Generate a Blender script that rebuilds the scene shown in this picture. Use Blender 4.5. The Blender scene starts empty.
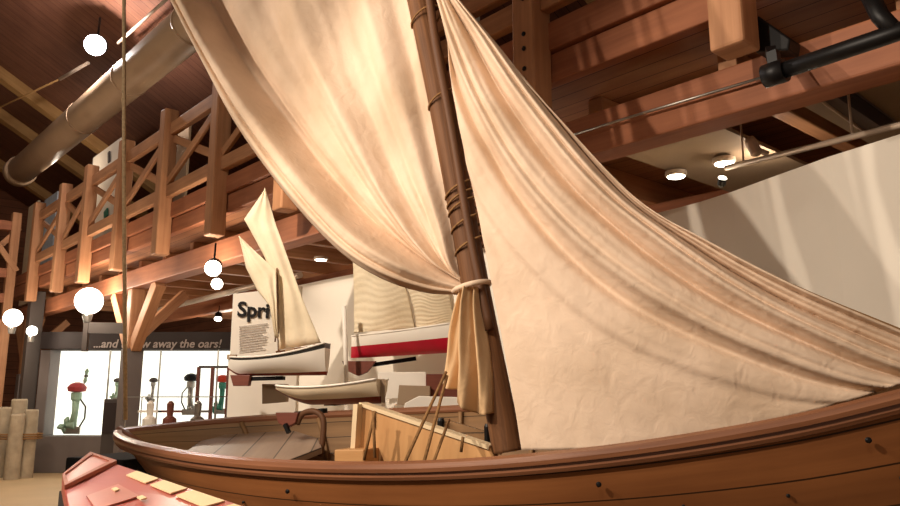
import bpy, math, random
from mathutils import Vector, noise
random.seed(7)
C = bpy.context.scene.collection
sc = bpy.context.scene
PI = math.pi
# ------------------------------------------------------------------ camera
EYE = Vector((0, 0, 1.6)); PITCH = math.radians(10.5); F = 750.0
cp, sp = math.cos(PITCH), math.sin(PITCH)
cd = bpy.data.cameras.new('camera'); cd.sensor_width = 36; cd.lens = F / 900 * 36
cam = bpy.data.objects.new('camera', cd); C.objects.link(cam)
cam.location = EYE; cam.rotation_euler = (PI / 2 + PITCH, 0, 0); cd.clip_start = .05
sc.camera = cam
def ray(px, py):
    a, b = (px - 450) / F, (253 - py) / F
    return Vector((a, cp - sp * b, sp + cp * b))
def P(px, py, Y):
    r = ray(px, py); return EYE + r * (Y / r.y)
def PZ(px, py, z):
    r = ray(px, py); return EYE + r * ((z - EYE.z) / r.z)
def PP(px, py, o, n):
    r = ray(px, py); return EYE + r * ((o - EYE).dot(n) / r.dot(n))
# gallery frame: t runs away along the gallery, q goes behind its front
GO = Vector((.59, 5.23, 0)); GD = Vector((-.663, .748, 0)); GN = Vector((.748, .663, 0))
def G(t, q, z):
    p = GO + GD * t + GN * q; return Vector((p.x, p.y, z))
def PG(px, py, q):
    return PP(px, py, G(0, q, 0), GN)
# boat frame: s along the keel from the stern tip, b sideways (+ away from viewer), h = height above floor on the centreline
BO = Vector((-1.90, 4.44, 0)); BD = Vector((.921, -.39, 0)); BN = Vector((.39, .921, 0)); LIST = math.radians(6.6)
def B(s, b, h):
    hh = h - 1.3
    p = BO + BD * s + BN * (b * math.cos(LIST) - hh * math.sin(LIST))
    return Vector((p.x, p.y, 1.3 + b * math.sin(LIST) + hh * math.cos(LIST)))
def PB(px, py, b=0.0):
    return PP(px, py, BO + BN * b, BN)
# ------------------------------------------------------------------ mesh builder
class MB:
    def __init__(s): s.v = []; s.f = []; s.uv = []; s.sm = []
    def face(s, idx, uv, smooth=False): s.f.append(tuple(idx)); s.uv.append(list(uv)); s.sm.append(smooth)
    def beam(s, p0, p1, w, h, up=(0, 0, 1), side=None):
        p0, p1 = Vector(p0), Vector(p1); d = (p1 - p0); L = d.length; d.normalize()
        if side is not None: x = Vector(side).normalized(); u = x.cross(d).normalized()
        else:
            u = Vector(up); x = d.cross(u)
            if x.length < 1e-4: x = d.cross(Vector((1, 0, 0)))
            x.normalize(); u = x.cross(d).normalized()
        n = len(s.v); k = random.random() * 9
        for p in (p0, p1):
            for a, b in ((-1, -1), (1, -1), (1, 1), (-1, 1)): s.v.append(p + x * (a * w / 2) + u * (b * h / 2))
        c = 0
        for i in range(4):
            j = (i + 1) % 4; e = w if i % 2 == 0 else h
            s.face((n + i, n + j, n + 4 + j, n + 4 + i), ((k, k + c), (k, k + c + e), (k + L, k + c + e), (k + L, k + c))); c += e
        s.face((n + 3, n + 2, n + 1, n), ((k, k), (k + .02, k), (k + .02, k + w), (k, k + w)))
        s.face((n + 4, n + 5, n + 6, n + 7), ((k, k), (k + .02, k), (k + .02, k + w), (k, k + w)))
        return s
    def box(s, lo, hi):
        lo, hi = Vector(lo), Vector(hi); m = (lo + hi) / 2
        return s.beam((lo.x, m.y, m.z), (hi.x, m.y, m.z), hi.y - lo.y, hi.z - lo.z)
    def prism(s, poly, off):
        n = len(s.v); k = len(poly); off = Vector(off); poly = [Vector(p) for p in poly]
        a = (poly[1] - poly[0]).normalized(); o = poly[0]; nn = off.normalized(); b = nn.cross(a)
        for p in poly: s.v.append(p)
        for p in poly: s.v.append(p + off)
        uv = [((p - o).dot(a), (p - o).dot(b)) for p in poly]
        s.face(list(range(n, n + k))[::-1], uv[::-1]); s.face(range(n + k, n + 2 * k), uv)
        c = 0
        for i in range(k):
            j = (i + 1) % k; e = (poly[j] - poly[i]).length
            s.face((n + i, n + j, n + k + j, n + k + i), ((c, 0), (c + e, 0), (c + e, off.length), (c, off.length))); c += e
        return s
    def tube(s, pts, r, n=10, close=False, cap=True):
        pts = [Vector(p) for p in pts]; m = len(pts); base = len(s.v)
        rr = r if isinstance(r, (list, tuple)) else [r] * m
        x = None; L = 0
        for i, p in enumerate(pts):
            if close: d = pts[(i + 1) % m] - pts[i - 1]
            else: d = pts[min(i + 1, m - 1)] - pts[max(i - 1, 0)]
            d.normalize()
            if x is None: x = d.orthogonal().normalized()
            else: x = (x - d * x.dot(d)).normalized()
            y = d.cross(x)
            for k in range(n):
                a = 2 * PI * k / n; s.v.append(p + (x * math.cos(a) + y * math.sin(a)) * rr[i])
        for i in range(m if close else m - 1):
            j = (i + 1) % m; l = (pts[j] - pts[i]).length; e = rr[i] * 2 * PI / n
            for k in range(n):
                q = (k + 1) % n
                s.face((base + i * n + k, base + i * n + q, base + j * n + q, base + j * n + k),
                       ((L, k * e), (L, k * e + e), (L + l, k * e + e), (L + l, k * e)), True)
            L += l
        if cap and not close:
            s.face([base + k for k in range(n)][::-1], [(0, 0)] * n); s.face([base + (m - 1) * n + k for k in range(n)], [(0, 0)] * n)
        return s
    def grid(s, fn, nu, nv, us=1, vs=1, smooth=True, flip=False):
        n = len(s.v)
        for j in range(nv + 1):
            for i in range(nu + 1): s.v.append(Vector(fn(i / nu, j / nv)))
        for j in range(nv):
            for i in range(nu):
                a = n + j * (nu + 1) + i; idx = (a, a + 1, a + nu + 2, a + nu + 1)
                uv = ((i / nu * us, j / nv * vs), ((i + 1) / nu * us, j / nv * vs), ((i + 1) / nu * us, (j + 1) / nv * vs), (i / nu * us, (j + 1) / nv * vs))
                s.face(idx[::-1] if flip else idx, uv[::-1] if flip else uv, smooth)
        return s
    def ball(s, c, r, nu=20, nv=12, sc_=(1, 1, 1)):
        c = Vector(c)
        def fn(u, v):
            a, b = u * 2 * PI, (v - .5) * PI * .998
            return c + Vector((math.cos(a) * math.cos(b) * sc_[0], math.sin(a) * math.cos(b) * sc_[1], math.sin(b) * sc_[2])) * r
        return s.grid(fn, nu, nv)
    def lathe(s, c, prof, n=20, axis=(0, 0, 1)):
        c = Vector(c); ax = Vector(axis).normalized(); x = ax.orthogonal().normalized(); y = ax.cross(x); base = len(s.v)
        for r, z in prof:
            for k in range(n):
                a = 2 * PI * k / n; s.v.append(c + ax * z + (x * math.cos(a) + y * math.sin(a)) * max(r, 1e-4))
        for i in range(len(prof) - 1):
            for k in range(n):
                q = (k + 1) % n
                s.face((base + i * n + k, base + i * n + q, base + (i + 1) * n + q, base + (i + 1) * n + k),
                       ((i * .1, k / n), (i * .1, (k + 1) / n), (i * .1 + .1, (k + 1) / n), (i * .1 + .1, k / n)), False)
        s.face([base + k for k in range(n)][::-1], [(0, 0)] * n); s.face([base + (len(prof) - 1) * n + k for k in range(n)], [(0, 0)] * n)
        return s
    def build(s, name, mat, parent=None, bevel=0, solid=0):
        o0 = Vector((0, 0, 0)); p = parent
        while p is not None: o0 = o0 + p.location; p = p.parent
        me = bpy.data.meshes.new(name); me.from_pydata([tuple(v - o0) for v in s.v], [], s.f)
        ul = me.uv_layers.new(name='UVMap'); li = 0
        for f in s.uv:
            for t in f: ul.data[li].uv = t; li += 1
        me.polygons.foreach_set('use_smooth', s.sm); me.materials.append(mat); me.update()
        o = bpy.data.objects.new(name, me); C.objects.link(o); o.parent = parent
        if solid: m = o.modifiers.new('t', 'SOLIDIFY'); m.thickness = solid; m.offset = 0
        if bevel: m = o.modifiers.new('b', 'BEVEL'); m.width = bevel; m.segments = 2; m.limit_method = 'ANGLE'
        return o
def tag(o, label=None, cat=None, group=None, kind=None):
    if label: o['label'] = label
    if cat: o['category'] = cat
    if group: o['group'] = group
    if kind: o['kind'] = kind
    return o
def empty(name, loc, label=None, cat=None, group=None, kind=None):
    o = bpy.data.objects.new(name, None); o.empty_display_size = .1; C.objects.link(o); o.location = loc
    return tag(o, label, cat, group, kind)
def copy_tree(o, parent=None):
    c = o.copy(); C.objects.link(c); c.parent = parent
    for ch in [x for x in bpy.data.objects if x.parent == o]: copy_tree(ch, c)
    return c
def spline(pts, n):
    out = []; m = len(pts) - 1
    for k in range(n + 1):
        t = k / n * m; i = min(int(t), m - 1); f = t - i
        p0, p1, p2, p3 = pts[max(i - 1, 0)], pts[i], pts[i + 1], pts[min(i + 2, m)]
        out.append(tuple(.5 * (2 * b + (c - a) * f + (2 * a - 5 * b + 4 * c - d) * f * f + (3 * b - a - 3 * c + d) * f ** 3) for a, b, c, d in zip(p0, p1, p2, p3)))
    return out
def at(curve, t):
    x = max(0, min(1, t)) * (len(curve) - 1); i = min(int(x), len(curve) - 2); f = x - i
    return tuple(a + (b - a) * f for a, b in zip(curve[i], curve[i + 1]))
def interp(xs, ys, x):
    for i in range(len(xs) - 1):
        if x <= xs[i + 1]:
            f = max(0, (x - xs[i]) / (xs[i + 1] - xs[i])); f = f * f * (3 - 2 * f) * .4 + f * .6
            return ys[i] + (ys[i + 1] - ys[i]) * f
    return ys[-1]
def sstep(a, b, x):
    t = max(0, min(1, (x - a) / (b - a))); return t * t * (3 - 2 * t)
# ------------------------------------------------------------------ materials
def lin(c):
    return tuple((x / 255 / 12.92 if x / 255 <= .04045 else ((x / 255 + .055) / 1.055) ** 2.4) for x in c) + (1,)
def newmat(name):
    m = bpy.data.materials.new(name); m.use_nodes = True; nt = m.node_tree
    return m, nt, nt.nodes, nt.links, nt.nodes['Principled BSDF']
def wood(name, c1, c2, rough=.5, su=1.2, sv=22, spec=.3, bump=.15, coord='UV', seams=0):
    m, nt, N, L, b = newmat(name)
    tc = N.new('ShaderNodeTexCoord'); mp = N.new('ShaderNodeMapping'); mp.inputs['Scale'].default_value = (su, sv, sv if coord != 'UV' else 1)
    nz = N.new('ShaderNodeTexNoise'); nz.inputs['Scale'].default_value = 1; nz.inputs['Detail'].default_value = 6; nz.inputs['Roughness'].default_value = .6
    n2 = N.new('ShaderNodeTexNoise'); n2.inputs['Scale'].default_value = 2.2; n2.inputs['Detail'].default_value = 3
    mx = N.new('ShaderNodeMath'); mx.operation = 'MULTIPLY_ADD'; mx.inputs[1].default_value = .65
    m2 = N.new('ShaderNodeMath'); m2.operation = 'MULTIPLY'; m2.inputs[1].default_value = .35
    cr = N.new('ShaderNodeValToRGB'); cr.color_ramp.elements[0].position = .3; cr.color_ramp.elements[1].position = .7
    cr.color_ramp.elements[0].color = lin(c1); cr.color_ramp.elements[1].color = lin(c2)
    L.new(tc.outputs[coord], mp.inputs[0]); L.new(mp.outputs[0], nz.inputs[0]); L.new(tc.outputs[coord], n2.inputs[0])
    L.new(n2.outputs[0], m2.inputs[0]); L.new(nz.outputs[0], mx.inputs[0]); L.new(m2.outputs[0], mx.inputs[2]); L.new(mx.outputs[0], cr.inputs[0])
    col = cr.outputs[0]
    if seams:
        sx = N.new('ShaderNodeSeparateXYZ'); L.new(tc.outputs[coord], sx.inputs[0])
        a = N.new('ShaderNodeMath'); a.operation = 'MULTIPLY'; a.inputs[1].default_value = seams; L.new(sx.outputs[1], a.inputs[0])
        fr = N.new('ShaderNodeMath'); fr.operation = 'FRACT'; L.new(a.outputs[0], fr.inputs[0])
        lt = N.new('ShaderNodeMath'); lt.operation = 'LESS_THAN'; lt.inputs[1].default_value = .045; L.new(fr.outputs[0], lt.inputs[0])
        mc = N.new('ShaderNodeMix'); mc.data_type = 'RGBA'; L.new(lt.outputs[0], mc.inputs[0]); L.new(col, mc.inputs[6]); mc.inputs[7].default_value = lin([x * .45 for x in c1]); col = mc.outputs[2]
    L.new(col, b.inputs['Base Color']); b.inputs['Roughness'].default_value = rough; b.inputs['Specular IOR Level'].default_value = spec
    bp = N.new('ShaderNodeBump'); bp.inputs['Strength'].default_value = bump; bp.inputs['Distance'].default_value = .004
    L.new(nz.outputs[0], bp.inputs['Height']); L.new(bp.outputs[0], b.inputs['Normal'])
    return m
def plain(name, c, rough=.6, metal=0, var=.12, sc_=6, spec=.3, bump=0):
    m, nt, N, L, b = newmat(name)
    tc = N.new('ShaderNodeTexCoord'); nz = N.new('ShaderNodeTexNoise'); nz.inputs['Scale'].default_value = sc_; nz.inputs['Detail'].default_value = 5
    cr = N.new('ShaderNodeValToRGB'); l = lin(c)
    cr.color_ramp.elements[0].color = tuple(x * (1 - var) for x in l[:3]) + (1,); cr.color_ramp.elements[1].color = tuple(min(1, x * (1 + var)) for x in l[:3]) + (1,)
    cr.color_ramp.elements[0].position = .3; cr.color_ramp.elements[1].position = .7
    L.new(tc.outputs['Object'], nz.inputs[0]); L.new(nz.outputs[0], cr.inputs[0]); L.new(cr.outputs[0], b.inputs['Base Color'])
    b.inputs['Roughness'].default_value = rough; b.inputs['Metallic'].default_value = metal; b.inputs['Specular IOR Level'].default_value = spec
    if bump:
        bp = N.new('ShaderNodeBump'); bp.inputs['Strength'].default_value = bump; bp.inputs['Distance'].default_value = .01; L.new(nz.outputs[0], bp.inputs['Height']); L.new(bp.outputs[0], b.inputs['Normal'])
    return m
def canvas(name, c, trans=.18):
    m, nt, N, L, b = newmat(name)
    tc = N.new('ShaderNodeTexCoord')
    n1 = N.new('ShaderNodeTexNoise'); n1.inputs['Scale'].default_value = 2.5; n1.inputs['Detail'].default_value = 6
    n2 = N.new('ShaderNodeTexNoise'); n2.inputs['Scale'].default_value = 14; n2.inputs['Detail'].default_value = 5; n2.inputs['Distortion'].default_value = .6
    cr = N.new('ShaderNodeValToRGB'); l = lin(c)
    cr.color_ramp.elements[0].color = (l[0] * .86, l[1] * .82, l[2] * .76, 1); cr.color_ramp.elements[1].color = (min(1, l[0] * 1.06), min(1, l[1] * 1.06), min(1, l[2] * 1.06), 1)
    cr.color_ramp.elements[0].position = .3; cr.color_ramp.elements[1].position = .62
    L.new(tc.outputs['Object'], n1.inputs[0]); L.new(tc.outputs['Object'], n2.inputs[0]); L.new(n1.outputs[0], cr.inputs[0])
    L.new(cr.outputs[0], b.inputs['Base Color']); b.inputs['Roughness'].default_value = .9; b.inputs['Specular IOR Level'].default_value = .1
    bp = N.new('ShaderNodeBump'); bp.inputs['Strength'].default_value = .35; bp.inputs['Distance'].default_value = .02
    L.new(n2.outputs[0], bp.inputs['Height']); L.new(bp.outputs[0], b.inputs['Normal'])
    tr = N.new('ShaderNodeBsdfTranslucent'); L.new(cr.outputs[0], tr.inputs[0]); L.new(bp.outputs[0], tr.inputs['Normal'])
    mx = N.new('ShaderNodeMixShader'); mx.inputs[0].default_value = trans; L.new(b.outputs[0], mx.inputs[1]); L.new(tr.outputs[0], mx.inputs[2])
    L.new(mx.outputs[0], N['Material Output'].inputs[0]); return m
def emit(name, c, st):
    m, nt, N, L, b = newmat(name)
    b.inputs['Base Color'].default_value = lin(c); b.inputs['Emission Color'].default_value = lin(c); b.inputs['Emission Strength'].default_value = st
    return m
def glass(name):
    m, nt, N, L, b = newmat(name)
    g = N.new('ShaderNodeBsdfGlossy'); g.inputs['Roughness'].default_value = .02; t = N.new('ShaderNodeBsdfTransparent')
    lw = N.new('ShaderNodeLayerWeight'); lw.inputs['Blend'].default_value = .12; mx = N.new('ShaderNodeMixShader')
    L.new(lw.outputs['Fresnel'], mx.inputs[0]); L.new(t.outputs[0], mx.inputs[1]); L.new(g.outputs[0], mx.inputs[2]); L.new(mx.outputs[0], N['Material Output'].inputs[0])
    return m
M = dict(
    timber=wood('timber', (152, 104, 72), (198, 146, 106), .6, 1.0, 16),
    timber2=wood('timber_reddish', (132, 80, 56), (174, 112, 78), .6, 1.0, 16),
    roof=wood('roof_boards', (104, 66, 52), (138, 94, 72), .7, .6, 7, seams=5),
    rafter=wood('rafter_timber', (150, 110, 66), (186, 146, 92), .65, 1, 14),
    deck=wood('deck_boards', (120, 76, 50), (168, 112, 74), .7, .8, 8, seams=6),
    darkwall=wood('dark_boards', (98, 60, 42), (140, 90, 64), .8, .6, 6, seams=4),
    hull=wood('varnished_hull', (112, 66, 36), (154, 98, 56), .34, .9, 14, .5, .1, seams=9),
    inner=wood('weathered_planks', (110, 80, 50), (152, 116, 78), .6, .9, 14, .3, .15, seams=9),
    cap=wood('varnished_cap', (108, 66, 44), (158, 106, 74), .3, 1.2, 20, .5),
    bench=wood('worn_bench', (132, 110, 94), (172, 146, 124), .45, .8, 12, .4, seams=6),
    rosewood=wood('rose_wood', (158, 92, 72), (188, 120, 92), .5, 1.2, 20),
    pale=wood('pale_cedar', (176, 126, 78), (212, 164, 110), .55, 1.2, 15),
    paletrim=wood('pale_trim', (216, 190, 150), (236, 214, 178), .55, 1.2, 15),
    mast=wood('mast_spruce', (70, 44, 28), (132, 90, 58), .6, 1.3, 38, .2, .9),
    bark=wood('dark_spar', (70, 44, 28), (112, 74, 46), .6, 1.3, 30, .3, .5),
    glarered=plain('glare_washed_red', (150, 52, 52), .5, 0, .1, 8),  # red paled in the colour to imitate bloom from the lit case
    chock=wood('mahogany_chock', (96, 50, 40), (126, 72, 56), .5, 1.2, 30),
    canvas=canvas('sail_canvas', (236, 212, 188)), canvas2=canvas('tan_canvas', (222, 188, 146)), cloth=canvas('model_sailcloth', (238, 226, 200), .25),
    rope=plain('manila_rope', (136, 100, 62), .9, 0, .25, 60), palerope=plain('pale_cable', (186, 160, 124), .7, 0, .2, 40),
    wall=plain('wall_paint', (236, 228, 214), .75, 0, .03, 1.5), white=plain('white_paint', (230, 222, 210), .5, 0, .03, 3),
    cream=plain('cream_paint', (228, 208, 178), .45, 0, .05, 5), red=plain('red_paint', (176, 20, 44), .4, 0, .08, 5), keelred=plain('oxide_red', (120, 40, 28), .5, 0, .1, 5),
    darkgreen=plain('dark_stripe', (42, 40, 36), .4), black=plain('black_metal', (20, 18, 18), .45, .2, .1), blackmatte=plain('black_cloth', (16, 14, 14), .9),
    grey=plain('grey_paint', (112, 102, 98), .6, 0, .06, 3), greydark=plain('dark_grey_paint', (78, 70, 66), .6, 0, .06, 3), taupe=plain('taupe_paint', (150, 128, 104), .7, 0, .05, 4),
    sign=plain('sign_board', (52, 42, 40), .6, 0, .06, 4), ink=plain('black_ink', (28, 26, 28), .7), greyink=plain('grey_ink', (170, 160, 152), .8), letter=plain('pale_letter', (178, 166, 160), .6),
    redpanel=plain('red_panel', (178, 84, 72), .35, 0, .12, 3, .5), redlight=plain('rose_panel', (196, 124, 108), .35, 0, .12, 3, .5), paper=plain('cream_paper', (238, 214, 170), .6, 0, .05, 9),
    floor=plain('concrete_floor', (196, 168, 128), .5, 0, .08, 1.2), duct=plain('duct_sheet', (172, 144, 116), .5, .0, .08, 2), steel=plain('brushed_steel', (170, 165, 158), .35, .9, .08, 8),
    whitepipe=plain('white_pipe', (200, 180, 160), .4, .2), pile=plain('whitewashed_post', (172, 156, 132), .8, 0, .15, 7, .2, .4),
    green=plain('sea_green_paint', (146, 168, 146), .4, .1, .15, 10), orange=plain('orange_red_paint', (190, 62, 40), .4), blue=plain('pale_blue', (196, 210, 226), .6), bottle=plain('teal_paint', (60, 130, 110), .4),
    lightbox=emit('lit_white_panel', (250, 252, 240), 1.25), globe=emit('frosted_globe', (255, 246, 228), 9), bulb=emit('lamp_face', (255, 244, 220), 14), spotface=emit('spot_face', (252, 248, 255), 40),
    glass=glass('clear_glass'))
# ------------------------------------------------------------------ room shell
def struct(mb, name, mat, parent=None, **k):
    o = mb.build(name, mat, parent, **k)
    if parent is None: o['kind'] = 'structure'
    return o
struct(MB().box((-22, -6, -.1), (16, 30, 0)), 'floor', M['floor'])
# roof: falls away behind the gallery, ridge over the hall
def RZ(q): return 8.6 - .55 * (q)
def roofpt(u, v):
    q = -9 + u * 15.5; return G(-9 + v * 42, q, RZ(q))
rf = struct(MB().grid(roofpt, 1, 1, 18, 42), 'ceiling', M['roof'], solid=.06)
for t in (-7.4, -2.8, 1.8, 15.8, 18, 21.5):
    m = MB().beam(G(t, -9, RZ(-9) - .16), G(t, 6.4, RZ(6.4) - .16), .3, .26, side=GD); m.build('rafter', M['rafter'], rf, bevel=.012)
for q in (-5.2,):
    MB().beam(G(-9, q, RZ(q) - .4), G(32, q, RZ(q) - .4), .22, .26, up=(0, 0, 1)).build('purlin', M['timber2'], rf, bevel=.012)
struct(MB().beam(G(-9, 5.4, 3.0), G(24, 5.4, 3.0), .2, 6.6), 'wall_back', M['darkwall'])
struct(MB().beam(G(24, -16, 4.5), G(24, 5.4, 4.5), .2, 9.2), 'wall_far', M['darkwall'])
# display walls under the gallery
WT = [(-2.15, 9.9), (-1.41, 9.05), (1.53, 5.8), (1.9, 5.2), (2.43, 3.87), (3.35, 2.75), (4.3, 1.4)]
def wall_run(pts, name):
    m = MB()
    for a, b in zip(pts[:-1], pts[1:]):
        d = (Vector(b + (0,)) - Vector(a + (0,))).normalized(); n = Vector((-d.y, d.x, 0)) * -1
        m.prism([Vector(a + (0,)), Vector(b + (0,)), Vector(b + (2.97,)), Vector(a + (2.97,))], Vector((d.y, -d.x, 0)) * -.12)
    return struct(m, name, M['wall'])
def smooth_run(pts, n):
    return [tuple(p) for p in spline([Vector(p + (0,)).to_2d() for p in pts], n)]
w1 = wall_run(WT[:3], 'wall_middle')
w2 = wall_run(smooth_run(WT[2:], 14), 'wall_right')
# ------------------------------------------------------------------ gallery
deck = empty('gallery_floor', G(0, 0, 3.7)); deck['kind'] = 'structure'
MB().beam(G(-7, 2.7, 3.83), G(17, 2.7, 3.83), 5.3, .1).build('deck_boards', M['deck'], deck)
for z, q in ((4.09, -.04), (3.865, .0)):
    MB().beam(G(-7, q, z), G(17, q, z), .1, .215).build('fascia_board', M['timber2'], deck, bevel=.012)
t = -6.6
while t < 16.5:
    MB().beam(G(t, .46, 3.66), G(t, 5.2, 3.66), .13, .24).build('joist', M['timber'], deck, bevel=.01); t += 1.06
MB().beam(G(-7, .32, 3.4), G(17, .32, 3.4), .24, .3).build('girder', M['timber2'], deck, bevel=.015)
MB().beam(G(-7, 2.9, 3.4), G(17, 2.9, 3.4), .24, .3).build('girder', M['timber2'], deck, bevel=.015)
rail = empty('gallery_railing', G(0, 0, 4.2), 'timber gallery railing with hanging posts and crossed braces, running behind the sails', 'railing')
posts = [-5.05, -3.36, -1.67, -0.17, 1.6, 3.3, 5.0, 6.74, 8.5, 10.3, 11.9, 13.85]
for t in posts:
    MB().beam(G(t, -.16, 3.45), G(t, -.16, 5.55), .2, .2, side=GD).build('post', M['timber'], rail, bevel=.018)
for a, b in zip(posts[:-1], posts[1:]):
    MB().beam(G(a + .1, -.13, 5.26), G(b - .1, -.13, 5.26), .09, .18).build('top_rail', M['timber'], rail, bevel=.01)
    MB().beam(G(a + .1, -.13, 4.34), G(b - .1, -.13, 4.34), .09, .17).build('bottom_rail', M['timber'], rail, bevel=.01)
    if a > -3.0 and a < 0.0:
        MB().beam(G(a + .1, -.13, 4.62), G(b - .1, -.13, 4.62), .09, .2).build('middle_rail', M['timber'], rail, bevel=.01)
        MB().beam(G(a + .1, -.13, 4.95), G(b - .1, -.13, 4.95), .09, .2).build('middle_rail', M['timber'], rail, bevel=.01)
    else:
        MB().beam(G(a + .1, -.15, 5.12), G(b - .1, -.15, 4.48), .05, .11).build('cross_brace', M['timber'], rail, bevel=.008)
        MB().beam(G(a + .1, -.095, 4.48), G(b - .1, -.095, 5.12), .05, .11).build('cross_brace', M['timber'], rail, bevel=.008)
for t in (-0.17,):
    for z in (4.08, 3.97, 3.82, 3.73, 4.35):
        MB().lathe(G(t - .02, -.262, z), [(.017, 0), (.017, .008), (.008, .012)], 10, -GN).build('bolt', M['black'], rail)
# support post with knee braces
def support(t, q, label, zsl, braces=True, mat='grey'):
    e = empty('timber_post', G(t, q, 0), label, 'post')
    if zsl < 3.2: MB().beam(G(t, q, zsl), G(t, q, 3.25), .22, .22, side=GD).build('post', M['timber'], e, bevel=.018)
    MB().beam(G(t, q, 0), G(t, q, zsl), .27, .27, side=GD).build('base_sleeve', M[mat], e, bevel=.01)
    if braces:
        MB().beam(G(t - .1, q, 2.3), G(t - .98, q, 3.26), .16, .2, side=GN).build('knee_brace', M['timber'], e, bevel=.012)
        MB().beam(G(t + .1, q, 2.3), G(t + .98, q, 3.26), .16, .2, side=GN).build('knee_brace', M['timber'], e, bevel=.012)
        MB().beam(G(t, q + .1, 2.5), G(t, q + .8, 3.24), .16, .16, side=GD).build('knee_brace', M['timber'], e, bevel=.012)
    return e
support(8.95, .32, 'timber gallery post with knee braces and grey sleeve, before the lit display case', 2.28)
support(14.2, .04, 'tall grey column of the gallery beside the lit display case', 3.7, False, 'greydark')
support(15.9, .32, 'farthest timber gallery post with knee braces behind the whitewashed piles', 2.0)
# trusses far at the end of the gallery
T_ = 15.0
e = empty('timber_truss', G(T_, -1.6, 0), 'crossed timber framing beyond the far end of the gallery railing', 'truss')
for z in (3.6, 4.15, 5.2):
    MB().beam(G(T_, -3.2, z), G(T_, -.25, z), .12, .2).build('rail', M['timber2'], e, bevel=.01)
for q0 in (-1.0, -1.9, -2.8):
    MB().beam(G(T_ + .07, q0, 4.2), G(T_ + .07, q0 + .75, 5.2), .06, .12, side=GD).build('cross_brace', M['timber'], e, bevel=.01)
    MB().beam(G(T_ - .07, q0 + .75, 4.2), G(T_ - .07, q0, 5.2), .06, .12, side=GD).build('cross_brace', M['timber'], e, bevel=.01)
for q0 in (-2.9, -1.15, -.35):
    MB().beam(G(T_, q0, 0), G(T_, q0, 5.5), .18, .18, side=GD).build('post', M['timber'], e, bevel=.01)
MB().beam(G(T_, -1.1, 2.2), G(T_, -.4, 3.1), .14, .16, side=GD).build('knee_brace', M['timber'], e, bevel=.01)
MB().beam(G(T_, -.4, 1.7), G(T_, -1.1, 2.5), .14, .16, side=GD).build('knee_brace', M['timber'], e, bevel=.01)
# gallery contents
def gpanel(name, t0, t1, q, z0, z1, mat, label, cat, thick=.05):
    e = empty(name, G((t0 + t1) / 2, q, z0), label, cat)
    MB().beam(G(t0, q, (z0 + z1) / 2), G(t1, q, (z0 + z1) / 2), thick, z1 - z0).build('panel', mat, e, bevel=.006)
    return e
def gspan(x0, x1, ytop, q):
    a, b = PG(x0, ytop, q), PG(x1, ytop, q); return (b - GO).dot(GD), (a - GO).dot(GD), q, 3.9, (a.z + b.z) / 2
e = gpanel('exhibit_board', *gspan(95, 122, 148, 1.2), M['wall'], 'tall pale exhibit board with small dark pictures up on the gallery', 'board')
a_, b_ = PG(109, 152, 1.15), PG(109, 162, 1.15); MB().beam(a_, b_, .1, .03, up=GN).build('picture', M['greydark'], e)
a_, b_ = PG(106, 210, 1.15), PG(106, 217, 1.15); MB().beam(a_, b_, .22, .03, up=GN).build('picture', M['bottle'], e)
gpanel('exhibit_board', *gspan(46, 58, 196, 1.0), M['blue'], 'narrow bluish white exhibit board standing on the gallery', 'board')
gpanel('exhibit_board', *gspan(30, 39, 204, .8), M['cream'], 'slender cream exhibit board near the gallery end', 'board')
gpanel('exhibit_board', *gspan(172, 190, 128, 1.3), M['taupe'], 'brown exhibit board in shade behind the gallery railing', 'board')
gpanel('exhibit_board', *gspan(455, 478, 10, .9), M['wall'], 'white exhibit board behind the gallery posts beside the mast', 'board')
# ------------------------------------------------------------------ duct, pipes, cables
d0 = PZ(168, 46, 6.8); d1 = PZ(22, 170, 6.8); ax = (d1 - d0).normalized()
e = empty('ventilation_duct', d0, 'large round tan ventilation duct running under the roof above the gallery railing', 'duct')
MB().tube([d0 - ax * 9, d0 - ax * 5, d0 - ax * 2, d0, d0 + ax * 2.5, d0 + ax * 5, d1], .31, 28).build('duct_pipe', M['duct'], e)
L = (d1 - d0).length
for k in (-3.4, -.9, 1.6, 4.1, L):
    MB().tube([d0 + ax * (k - .03), d0 + ax * (k + .03)], .322, 28).build('seam_band', M['duct'], e)
MB().tube([d1, d1 + ax * .3], .35, 28).build('end_collar', M['duct'], e)
def pipe(name, pts, r, mat, label, cat='pipe', n=12):
    return tag(MB().tube(pts, r, n).build(name, mat), label, cat)
e = empty('black_pipe', PG(775, 70, -.3), 'thick black bent pipe along the gallery girder above the pale display wall', 'pipe')
p1, p2, p3 = PG(776, 73, -.3), PG(880, 38, -.3), PG(960, 10, -.3)
MB().tube([p1, p2, p3], .042, 14).build('pipe', M['black'], e)
MB().tube([PG(868, -8, -.3), PG(880, 16, -.3), PG(897, 34, -.3)], .04, 14).build('branch_pipe', M['black'], e)
MB().tube([p1 + (p2 - p1).normalized() * -.06, p1 + (p2 - p1).normalized() * .05], .06, 14).build('fitting', M['black'], e)
MB().beam(PG(776, 72, -.3), PG(773, 52, -.3), .05, .05).build('bracket', M['black'], e)
e = empty('loudspeaker', PG(768, 36, -.1), 'small black wedge of equipment on the girder beside the black pipe', 'equipment')
MB().prism([PG(754, 52, .0), PG(788, 50, .0), PG(790, 38, .0), PG(757, 15, .0)], GN * .14).build('housing', M['black'], e, bevel=.01)
MB().beam(PG(770, 50, -.1), PG(776, 70, -.2), .05, .05).build('bracket', M['black'], e)
pipe('conduit', [PG(560, 139, .15), PG(640, 114, .15), PG(774, 74, .15)], .009, M['steel'], 'thin steel conduit along the reddish girder, ending at the black pipe', 'conduit')
a_, b_ = P(726, 168, 5.15), P(905, 124, 4.1)
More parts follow.
